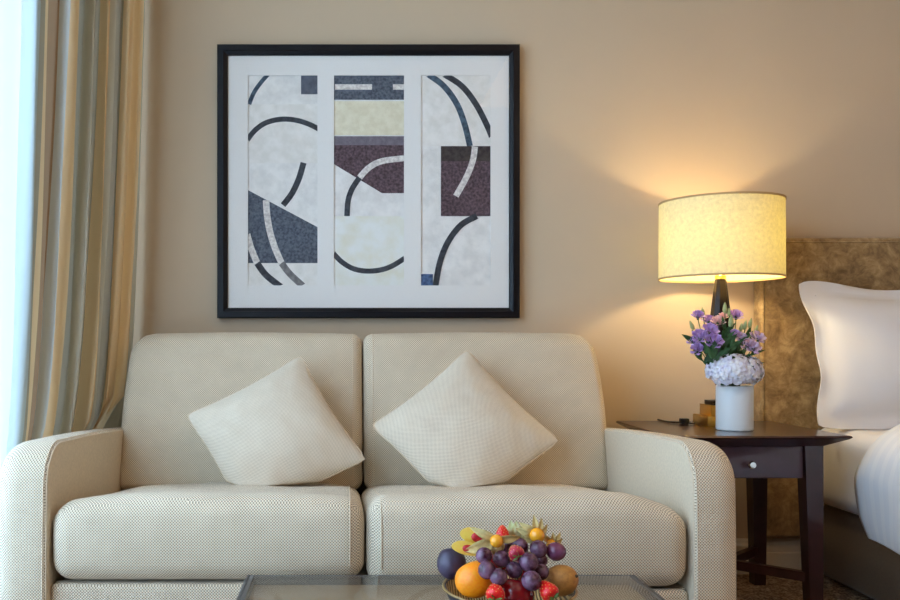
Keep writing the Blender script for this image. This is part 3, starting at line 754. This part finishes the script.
finish('flower_head', bm, FL['hyd'], hy, angle=180)

# ------------------------------------------------------------------ bed
hb = thing('headboard', 'tall headboard in mottled gold brown crushed velvet behind the bed', 'headboard', (2.4, -.03, .14))
rbox('panel', 'headboard', hb, 1.437 - 2.4, 3.45 - 2.4, -.035, .028, 0, 1.177 - .14, .012, 8, 3, uv=False)
bm = bmesh.new(); tube(bm, [(1.447 - 2.4, -.0365, .01), (1.447 - 2.4, -.0365, 1.02), (3.44 - 2.4, -.0365, 1.02), (3.44 - 2.4, -.0365, .01)], .003, 5); finish('piping', bm, 'headboard', hb)
BX0, BX1, BY0, BY1 = 1.635, 3.2, -2.05, -.075
bed = thing('divan_bed', 'dark brown upholstered divan bed base beside the nightstand', 'bed', ((BX0 + BX1) / 2, -1.05, 0))
rbox('base', 'bed_base', bed, BX0 - 2.4175, BX1 - 2.4175, BY0 + 1.05, BY1 + 1.05, .012, .262, .02, 4, 3, uv=False)
for x in (-.68, .68):
    for y in (-.9, .88):
        bm = bmesh.new(); lathe(bm, [(0, 0), (.025, 0), (.025, .013), (0, .013)], 14, (x, y, 0)); finish('foot', bm, 'lamp_black', bed)
def mdf(p): 
    return p.copy()
o = rbox('mattress', 'sheet', None, BX0 - .045, BX1 + .02, BY0 - .01, BY1 - .005, .263, .530, .055, 10, 5, mdf); tag(o, 'thick mattress under a white fitted sheet on the brown bed base', 'mattress')
# duvet: cross-section draped over the side, swept towards the foot of the bed
sec = [(BX0 - .105, .245), (BX0 - .108, .285), (BX0 - .105, .35), (BX0 - .098, .43), (BX0 - .078, .50), (BX0 - .03, .548), (BX0 + .05, .575), (BX0 + .25, .59), (BX0 + .6, .595), (BX1 - .3, .585), (BX1, .56), (BX1 + .07, .50), (BX1 + .09, .38), (BX1 + .09, .24)]
S = spline([(x, 0, z) for x, z in sec], 5); bm = bmesh.new(); L = bm.loops.layers.uv.new('uv'); rows_ = []
m_ = 36
arc = [0]
for a, b in zip(S, S[1:]): arc.append(arc[-1] + (b - a).length)
for j in range(m_ + 1):
    v_ = j / m_; y = -.42 - 1.68 * v_
    row = []
    for i, p in enumerate(S):
        t = arc[i] / arc[-1]
        yy = y
        top = max(0, min(1, (p.z - .30) / .25))
        if v_ < .25: yy += (1 - v_ / .25) * (-.07 * top - .09 * max(0, min(1, (.42 - p.z) / .17)))
        sw = .006 * math.sin(y * 11 + i * .2) * (1 - top) + .004 * noise.noise(Vector((p.x * 4, y * 4, 0)))
        edge = max(0, 1 - v_ / .03) * .02
        row.append((bm.verts.new((p.x + sw + (edge * .9 if p.x < 2 else -edge), yy, p.z + sw * .6 - edge * top + (-.03 * v_ * (1 - top)))), (arc[i], y)))
    rows_.append(row)
for j in range(m_):
    for i in range(len(S) - 1):
        q = [rows_[j][i], rows_[j][i + 1], rows_[j + 1][i + 1], rows_[j + 1][i]]; f = bm.faces.new([a[0] for a in q])
        for lp, a in zip(f.loops, q): lp[L].uv = a[1]
o = finish('duvet', bm, 'duvet', angle=180); md = o.modifiers.new('thickness', 'SOLIDIFY'); md.thickness = .022; md.offset = 1
tag(o, 'white satin-stripe duvet draped over the side of the mattress', 'duvet')
# flanged bed pillow leaning on the headboard
pw, ph = .74, .50
pc = Vector((1.513 + pw / 2, -.20, .534 + ph / 2 * .97)); bp = thing('bed_pillow', 'white flanged bed pillow leaning upright against the headboard', 'pillow', pc)
R = Matrix.Rotation(math.radians(-14), 4, 'X')
bm = bmesh.new(); nn = 36
def bpt(u, v, sg):
    e = .86
    x = pw / 2 * u; z = ph / 2 * v; cr = (abs(u) ** 14) * (abs(v) ** 10); x -= x * .03 * cr; z -= z * .045 * cr
    uu, vv = min(1, abs(u) / e), min(1, abs(v) / .80)
    h = .085 * (max(0, 1 - uu ** 2) ** .5) * (max(0, 1 - vv ** 2) ** .5) + .0025
    if u < 0: x += .045 * (1 - v * v) * abs(u) ** 3
    z -= .03 * max(0, v) ** 2 * (0.5 - 0.5 * math.cos(PI * min(1, max(0, (u + .92) / .75))))
    h += .006 * noise.noise(Vector((u * 4, v * 3, 2 + sg)))* (1 - max(uu, vv) ** 4) 
    fl = .008 * math.sin(v * 9 + u * 5) * max(0, max(abs(u) - e, (abs(v) - .8) * .7) / .14)
    return R @ Vector((x, -sg * h + fl, z))
for sg in (1, -1):
    vm = {}
    for i in range(nn + 1):
        for j in range(nn + 1): vm[i, j] = bm.verts.new(bpt(i / nn * 2 - 1, j / nn * 2 - 1, sg))
    for i in range(nn):
        for j in range(nn): bm.faces.new((vm[i, j], vm[i + 1, j], vm[i + 1, j + 1], vm[i, j + 1]))
    if sg == 1: V1 = vm
bd = [(i, 0) for i in range(nn)] + [(nn, j) for j in range(nn)] + [(nn - i, nn) for i in range(nn)] + [(0, nn - j) for j in range(nn)]
for a, b in zip(bd, bd[1:] + bd[:1]): bm.faces.new((V1[a], V1[b], vm[b], vm[a]))
finish('pillowcase', bm, 'sheet', bp, angle=75)
bm = bmesh.new(); pts = [bpt(u, v, 1) + Vector((0, -.001, 0)) for u, v in [(-.86 + 1.72 * i / 20, .8) for i in range(21)][::-1] + [(-.86, .8 - 1.6 * i / 16) for i in range(1, 17)]]
tube(bm, pts, .0016, 5); finish('flange_stitch', bm, 'sheet', bp)

# ------------------------------------------------------------------ coffee table
TD0, TD1, ZT_ = 1.82, 1.16, .320
tx0, tx1 = at(252, 0, TD0).x - .012, at(635, 0, TD0).x; ty1, ty0 = TD0 - D, TD1 - D
ct = thing('coffee_table', 'glass topped coffee table with dark gunmetal frame in front of the sofa', 'coffee table', ((tx0 + tx1) / 2, (ty0 + ty1) / 2, 0)); cl_ = Vector(ct.location)
hx, hy_ = (tx1 - tx0) / 2, (ty1 - ty0) / 2
bm = bmesh.new()
prof = [(0, ZT_ - .03), (0, ZT_ - .005), (.002, ZT_ - .003), (.006, ZT_ - .003), (.007, ZT_ - .005), (.009, ZT_ - .005), (.010, ZT_ - .0015), (.017, ZT_ - .0015), (.018, ZT_ - .004), (.018, ZT_ - .03), (0, ZT_ - .03)]
rings = [[bm.verts.new((sx * (hx - i), sy * (hy_ - i), z)) for sx, sy in ((-1, -1), (1, -1), (1, 1), (-1, 1))] for i, z in prof]
for A, B in zip(rings, rings[1:]):
    for i in range(4): j = (i + 1) % 4; bm.faces.new((A[i], A[j], B[j], B[i]))
finish('frame', bm, 'table_metal', ct, smooth=False)
bx('glass_top', 'table_glass', ct, -hx + .0185, hx - .0185, -hy_ + .0185, hy_ - .0185, ZT_ - .007, ZT_, bevel=.001)
bx('inset_panel', 'table_panel', ct, -hx + .0185, hx - .0185, -hy_ + .0185, hy_ - .0185, ZT_ - .03, ZT_ - .02)
for sx in (-1, 1):
    for sy in (-1, 1): bx('leg', 'table_metal', ct, sx * (hx - .02) - .018, sx * (hx - .02) + .018, sy * (hy_ - .02) - .018, sy * (hy_ - .02) + .018, 0, ZT_ - .03, bevel=.002)
for sx in (-1, 1): bx('shelf_rail', 'table_metal', ct, sx * (hx - .02) - .01, sx * (hx - .02) + .01, -hy_ + .038, hy_ - .038, .06, .08)
bx('lower_shelf', 'table_panel', ct, -hx + .035, hx - .035, -hy_ + .01, hy_ - .01, .08, .092)

# ------------------------------------------------------------------ fruit bowl and fruit
DB = 1.50
bc = at(509, 588, DB); RB = .1135; ZB = ZT_ + .0005; zr = bc.z - ZB
fb = thing('fruit_bowl', 'wide dark bowl with a woven gold inside, heaped with fruit', 'bowl', (bc.x, bc.y, ZB))
bm = bmesh.new(); lathe(bm, [(0, 0), (.045, 0), (.06, .004), (.09, .022), (RB - .006, zr - .016), (RB, zr), (RB - .003, zr + .0005)], 48); finish('shell', bm, mat('bowl_dark', lin(52, 56, 66), 0.4), fb)
k = N('woven_gold'); tc = k.n('ShaderNodeTexCoord'); wv = k.n('ShaderNodeTexWave'); wv.inputs['Scale'].default_value = 60; wv.inputs['Distortion'].default_value = 2; k.l(tc.outputs['Object'], wv.inputs['Vector'])
k.l(k.ramp(wv.outputs['Fac'], [(0.3, lin(110, 84, 44)), (0.7, lin(226, 200, 140))]), k.b.inputs['Base Color']); k.bump(wv.outputs['Fac'], .5, .002)
bm = bmesh.new(); lathe(bm, [(RB - .003, zr + .0005), (RB - .012, zr - .016), (.086, .026), (.058, .009), (.04, .005), (0, .005)], 48); finish('lining', bm, k.m, fb)
bm = bmesh.new(); lathe(bm, [(RB + .002 + .0022 * math.cos(a), zr + .001 + .0022 * math.sin(a)) for a in [2 * PI * i / 8 for i in range(9)]], 48); finish('rim', bm, mat('bowl_rim', lin(150, 120, 72), 0.4), fb)

FR = {}
FR['orange'] = mat('orange_peel', lin(255, 138, 8), 0.4, col2=lin(255, 158, 20), scale=260, bump=.35, bdist=.0012)
FR['plum'] = mat('plum_skin', lin(36, 28, 48), 0.35, col2=lin(74, 62, 86), scale=22)
FR['apple'] = mat('apple_skin', lin(110, 8, 20), 0.2, col2=lin(150, 20, 28), scale=30, coat=.4)
FR['kiwi'] = mat('kiwi_skin', lin(196, 138, 66), 0.6, col2=lin(170, 114, 52), scale=140, bump=.4)
FR['grape'] = mat('grape_skin', lin(58, 14, 34), 0.26, col2=lin(126, 92, 118), scale=55, spec=.5)
FR['grape_red'] = mat('grape_skin_red', lin(96, 24, 48), 0.3, col2=lin(120, 70, 104), scale=30)
FR['berry'] = mat('berry_red', lin(226, 14, 22), 0.28, col2=lin(240, 40, 36), scale=120)
FR['berry_dark'] = mat('berry_crimson', lin(170, 22, 52), 0.3, col2=lin(196, 60, 84), scale=120)
FR['seed'] = mat('berry_seed', lin(236, 190, 96), 0.5)
FR['physalis'] = mat('physalis_berry', lin(246, 160, 20), 0.25, col2=lin(250, 176, 44), scale=40, coat=.4)
FR['husk'] = mat('dry_husk', lin(214, 192, 130), 0.8, col2=lin(190, 168, 108), scale=90)
FR['husk_green'] = mat('pale_husk', lin(206, 216, 160), 0.8, col2=lin(224, 220, 180), scale=60)
FR['yellow'] = mat('yellow_rind', lin(236, 206, 36), 0.45, col2=lin(196, 196, 50), scale=40)
FR['flesh'] = mat('pale_flesh', lin(244, 216, 96), 0.5, col2=lin(238, 196, 84), scale=80)
FR['red_flesh'] = mat('red_flesh', lin(200, 40, 40), 0.4, col2=lin(170, 24, 40), scale=140)
FR['green'] = mat('leaf_calyx', lin(96, 120, 52), 0.6); FR['stalk'] = mat('stalk', lin(70, 60, 40), 0.7)

def ball(bm, r, sx=1, sy=1, sz=1, seg=22, dimple=0.0, c=(0, 0, 0)):
    prof = []
    nlat = seg // 2
    for i in range(nlat + 1):
        a = PI * i / nlat; z = -math.cos(a); rr = math.sin(a)
        zz = z
        if dimple and z > .6: zz = z - dimple * ((z - .6) / .4) ** 2
        prof.append((r * rr if rr > 1e-4 else 0, r * zz * sz))
    s0 = len(bm.verts); lathe(bm, prof, seg); bm.verts.ensure_lookup_table()
    for v_ in bm.verts[s0:]: v_.co.x = v_.co.x * sx + c[0]; v_.co.y = v_.co.y * sy + c[1]; v_.co.z += c[2]
def fruit(name, label, cat, x, y, d, group=None, rot=(0, 0, 0)): return thing(name, label, cat, at(x, y, d), rot, group)

t = fruit('plum', 'large dark purple plum with a short stalk at the bowl edge', 'plum', 451.5, 563, 1.525, None, (-.35, .1, 0)); bm = bmesh.new(); ball(bm, .0282, .93, .95, 1.03, 28, .12); finish('skin', bm, FR['plum'], t); bm = bmesh.new(); tube(bm, [(0, 0, .020), (.001, -.001, .033)], .002, 6); finish('stalk', bm, FR['stalk'], t)
t = fruit('orange', 'bright orange tangerine in the fruit bowl', 'orange', 475, 579, 1.45, None, (-.5, -.3, .2)); bm = bmesh.new(); ball(bm, .0335, 1.04, 1.02, .93, 32, .1); finish('peel', bm, FR['orange'], t); bm = bmesh.new(); lathe(bm, [(0, 0), (.004, 0), (.003, .002), (0, .0025)], 8, (0, 0, .0275)); finish('stem_button', bm, FR['green'], t)
t = fruit('apple', 'glossy dark red apple low in the fruit bowl', 'apple', 515, 594, 1.43, None, (-.3, .2, 0)); bm = bmesh.new(); ball(bm, .031, 1.05, 1.0, .95, 30, .22); finish('skin', bm, FR['apple'], t); bm = bmesh.new(); tube(bm, [(0, 0, .02), (.003, 0, .036)], .0012, 6); finish('stalk', bm, FR['stalk'], t)
t = fruit('kiwi', 'brown furry kiwi at the bowl edge', 'kiwi', 560.5, 580.5, 1.47, None, (.2, 1.15, -.5)); bm = bmesh.new(); ball(bm, .0285, .93, .95, 1.12, 28); finish('skin', bm, FR['kiwi'], t); bm = bmesh.new(); lathe(bm, [(0, 0), (.003, 0), (.002, .003), (0, .003)], 8, (0, 0, .0315)); finish('stem_button', bm, FR['stalk'], t)
# two more apples carry the heap from inside
for (x, y, d, r, lb_) in ((527, 566, 1.53, .031, 'red apple buried under the grapes beside the kiwi'), (493, 563, 1.56, .028, 'red apple buried under the grapes behind the tangerine')):
    t = fruit('apple', lb_, 'apple', x, y, d, 'apples under the grapes'); bm = bmesh.new(); ball(bm, r, 1.03, 1, .95, 24, .2); finish('skin', bm, FR['apple'], t); bm = bmesh.new(); tube(bm, [(0, 0, .018), (.002, 0, .034)], .0012, 6); finish('stalk', bm, FR['stalk'], t)
GL = ['purple grape under the papery husk above the tangerine',
      'purple grape below the orange physalis, beside the crimson strawberry',
      'purple grape leaning on the tangerine',
      'purple grape above the strawberry that touches the tangerine',
      'purple grape resting above the dark red apple',
      'large dusty purple grape at the centre of the bunch',
      'largest purple grape, between the red apple and the kiwi side strawberry',
      'purple grape touching the kiwi',
      'purple grape directly below the physalis topping the heap',
      'purple grape behind the crimson strawberry',
      'small dark grape tucked between crimson strawberry and orange physalis',
      'smallest dark grape wedged between wine red grape and kiwi']
for gi, (x, y, r, d) in enumerate(((484, 555.5, 8.2, 1.442), (501.5, 559, 8.6, 1.455), (487, 570, 9, 1.415), (498.5, 577, 8.6, 1.405), (514, 570, 8.4, 1.44), (528.5, 562, 9.8, 1.43), (531.5, 581, 10.2, 1.405), (541, 572, 8, 1.445), (538.5, 549, 8.8, 1.47), (520, 546, 8.2, 1.485), (507, 547.5, 7, 1.495), (541, 560, 6.5, 1.47))):
    t = fruit('grape', GL[gi], 'grape', x, y, d, 'purple grapes in the bowl', (random.uniform(-1, 1), random.uniform(-1, 1), random.uniform(-3, 3))); bm = bmesh.new(); ball(bm, r * d / F, 1, 1, 1.04, 18); finish('skin', bm, FR['grape'], t)
    bm = bmesh.new(); lathe(bm, [(0, 0), (.0013, 0), (.001, .0012), (0, .0012)], 6, (0, 0, r * d / F * 1.035)); finish('stem_scar', bm, FR['stalk'], t)
t = fruit('grape', 'darkest wine red grape beside the kiwi', 'grape', 556, 551.5, 1.475); bm = bmesh.new(); ball(bm, .0168, 1.05, 1, .95, 20); finish('skin', bm, FR['grape_red'], t); bm = bmesh.new(); lathe(bm, [(0, 0), (.0013, 0), (.001, .0012), (0, .0012)], 6, (0, 0, .0158)); finish('stem_scar', bm, FR['stalk'], t)
def berry(name, label, x, y, d, rpx, rot, m='berry', seeds=True):
    t = fruit(name, label, 'strawberry', x, y, d, None, rot); r = rpx * d / F; bm = bmesh.new()
    prof = [(0, -1.15), (.3, -1.0), (.62, -.6), (.9, -.05), (1.0, .35), (.92, .7), (.6, .92), (0, .98)]
    lathe(bm, [(p.x * r, p.z * r) for p in spline([(a, 0, b) for a, b in prof], 3)], 20)
    finish('flesh', bm, FR[m], t)
    bm = bmesh.new()
    for i in range(70):
        z = 1 - 2 * (i + .5) / 70; an = i * 2.4
        import bisect
        zz = -1.1 + (z + 1) * .98
        # radius on the profile
        for (a0, b0), (a1, b1) in zip(prof, prof[1:]):
            if b0 <= zz <= b1: rr = a0 + (a1 - a0) * (zz - b0) / max(1e-6, b1 - b0); break
        else: rr = 0
        c = (rr * r * math.cos(an) * 1.01, rr * r * math.sin(an) * 1.01, zz * r); ball(bm, r * .065, 1, 1, 1.3, 4, 0, c)
    s = finish('seeds', bm, FR['seed'], t); s['kind'] = 'stuff'
    bm = bmesh.new()
    for q in range(6): an = q * PI / 3; leaf(bm, Vector((0, 0, r * .97)), Vector((math.cos(an), math.sin(an), .15)), r * .8, r * .18, .35)
    finish('calyx', bm, FR['green'], t, angle=180); return t
berry('strawberry', 'bright red strawberry beside the tangerine at the bowl rim', 495.5, 592, 1.395, 9.5, (2.2, .3, 0))
berry('strawberry', 'bright red strawberry in front of the kiwi at the bowl rim', 547.5, 590, 1.40, 9.5, (2.3, -.4, .3))
berry('strawberry', 'small crimson strawberry amid the grapes', 515.5, 552, 1.44, 8.0, (2.0, .5, .4), 'berry_dark')
berry('strawberry', 'red strawberry tip poking up behind the orange berry', 502.5, 533, 1.51, 7, (.1, PI, 0))
def physalis(x, y, d, rpx, label, husks, m='husk'):
    t = fruit('physalis', label, 'physalis', x, y, d); r = rpx * d / F; bm = bmesh.new(); ball(bm, r, 1, 1, 1, 20); finish('berry', bm, FR['physalis'], t)
    for (an, ln, wd, bend) in husks:
        a = math.radians(an); dv = Vector((math.cos(a), .25, math.sin(a))); bm = bmesh.new()
        ln_, wd_ = ln * d / F, wd * d / F; sd = Vector((-math.sin(a), 0, math.cos(a)))
        def fn(u, v_):
            s = math.sin(PI * (0.18 + .80 * u)) * wd_ * (v_ * 2 - 1)
            return dv.normalized() * (r * .3 + ln_ * u) + sd * (s + bend * ln_ * u * u) + Vector((0, r * .75 - .010 * math.sin(u * 3) + abs(v_ * 2 - 1) * -.004, 0))
        patch(bm, fn, 8, 4); o = finish('husk', bm, FR[m], t, angle=180); mo = o.modifiers.new('thickness', 'SOLIDIFY'); mo.thickness = .0005
    return t
physalis(496.5, 541, 1.47, 6.6, 'orange physalis berry with pale husks spread over the yellow wedges', [(205, 32, 7, -.05), (150, 26, 4.5, .1), (10, 24, 4, -.1), (265, 14, 6, 0), (300, 12, 5, 0)])
physalis(537, 535.5, 1.50, 7.6, 'orange physalis berry with dry upright husks topping the heap', [(60, 15, 3, .2), (100, 17, 3.4, -.1), (140, 18, 4, .1), (175, 18, 4.5, -.2), (25, 13, 3, .3), (200, 15, 5, 0)])
physalis(551, 544, 1.515, 5, 'small physalis tucked behind the wine red grape with pointed husks', [(40, 14, 2.6, .1), (75, 10, 2.6, 0), (130, 13, 3.2, .1), (10, 12, 2.5, .2)])
physalis(513, 540, 1.53, 5, 'physalis in a pale green husk behind the strawberry tip', [(70, 17, 6, .1), (100, 17, 6, -.1), (45, 19, 5, .1), (130, 15, 5, -.1), (20, 19, 4.5, .2)], 'husk_green')
def wedge(x, y, d, ln, wd, rotz, label):
    t = fruit('fruit_wedge', label, 'fruit', x, y, d, None, (0, 0, 0)); L_, W_ = ln * d / F, wd * d / F
    R_ = Matrix.Rotation(rotz, 3, 'Y')
    def half(u, v_, s, dep): 
        a = PI * u; w_ = math.sin(a) * W_
        return R_ @ Vector((-L_ * math.cos(a), -dep + .016 * math.sin(PI * v_) * math.sin(a), (v_ * 2 - 1) * w_ * s + .10 * L_ * math.sin(a)))
    bm = bmesh.new(); patch(bm, lambda u, v_: half(u, v_, 1, 0), 16, 10); finish('rind', bm, FR['yellow'], t, angle=180)
    bm = bmesh.new()
    def flat(u, v_):
        a = PI * u; return R_ @ Vector((-L_ * math.cos(a), -.002 * math.sin(a) * math.sin(PI * v_), (v_ * 2 - 1) * math.sin(a) * W_ + .10 * L_ * math.sin(a)))
    patch(bm, flat, 16, 8); finish('pale_flesh', bm, FR['flesh'], t, angle=180)
    bm = bmesh.new(); ball(bm, 1, L_ * .45, .004, 1, 14); 
    for v_ in bm.verts: v_.co = R_ @ Vector((v_.co.x + L_ * .15, v_.co.y - .001, v_.co.z * W_ * .6 + .08 * L_))
    finish('red_centre', bm, FR['red_flesh'], t)
wedge(475, 538, 1.50, 16, 8.5, .35, 'yellow skinned fruit half with red centre at the top of the heap')
wedge(466, 549.5, 1.49, 15, 7, .25, 'smaller yellow skinned fruit half with red centre above the plum')
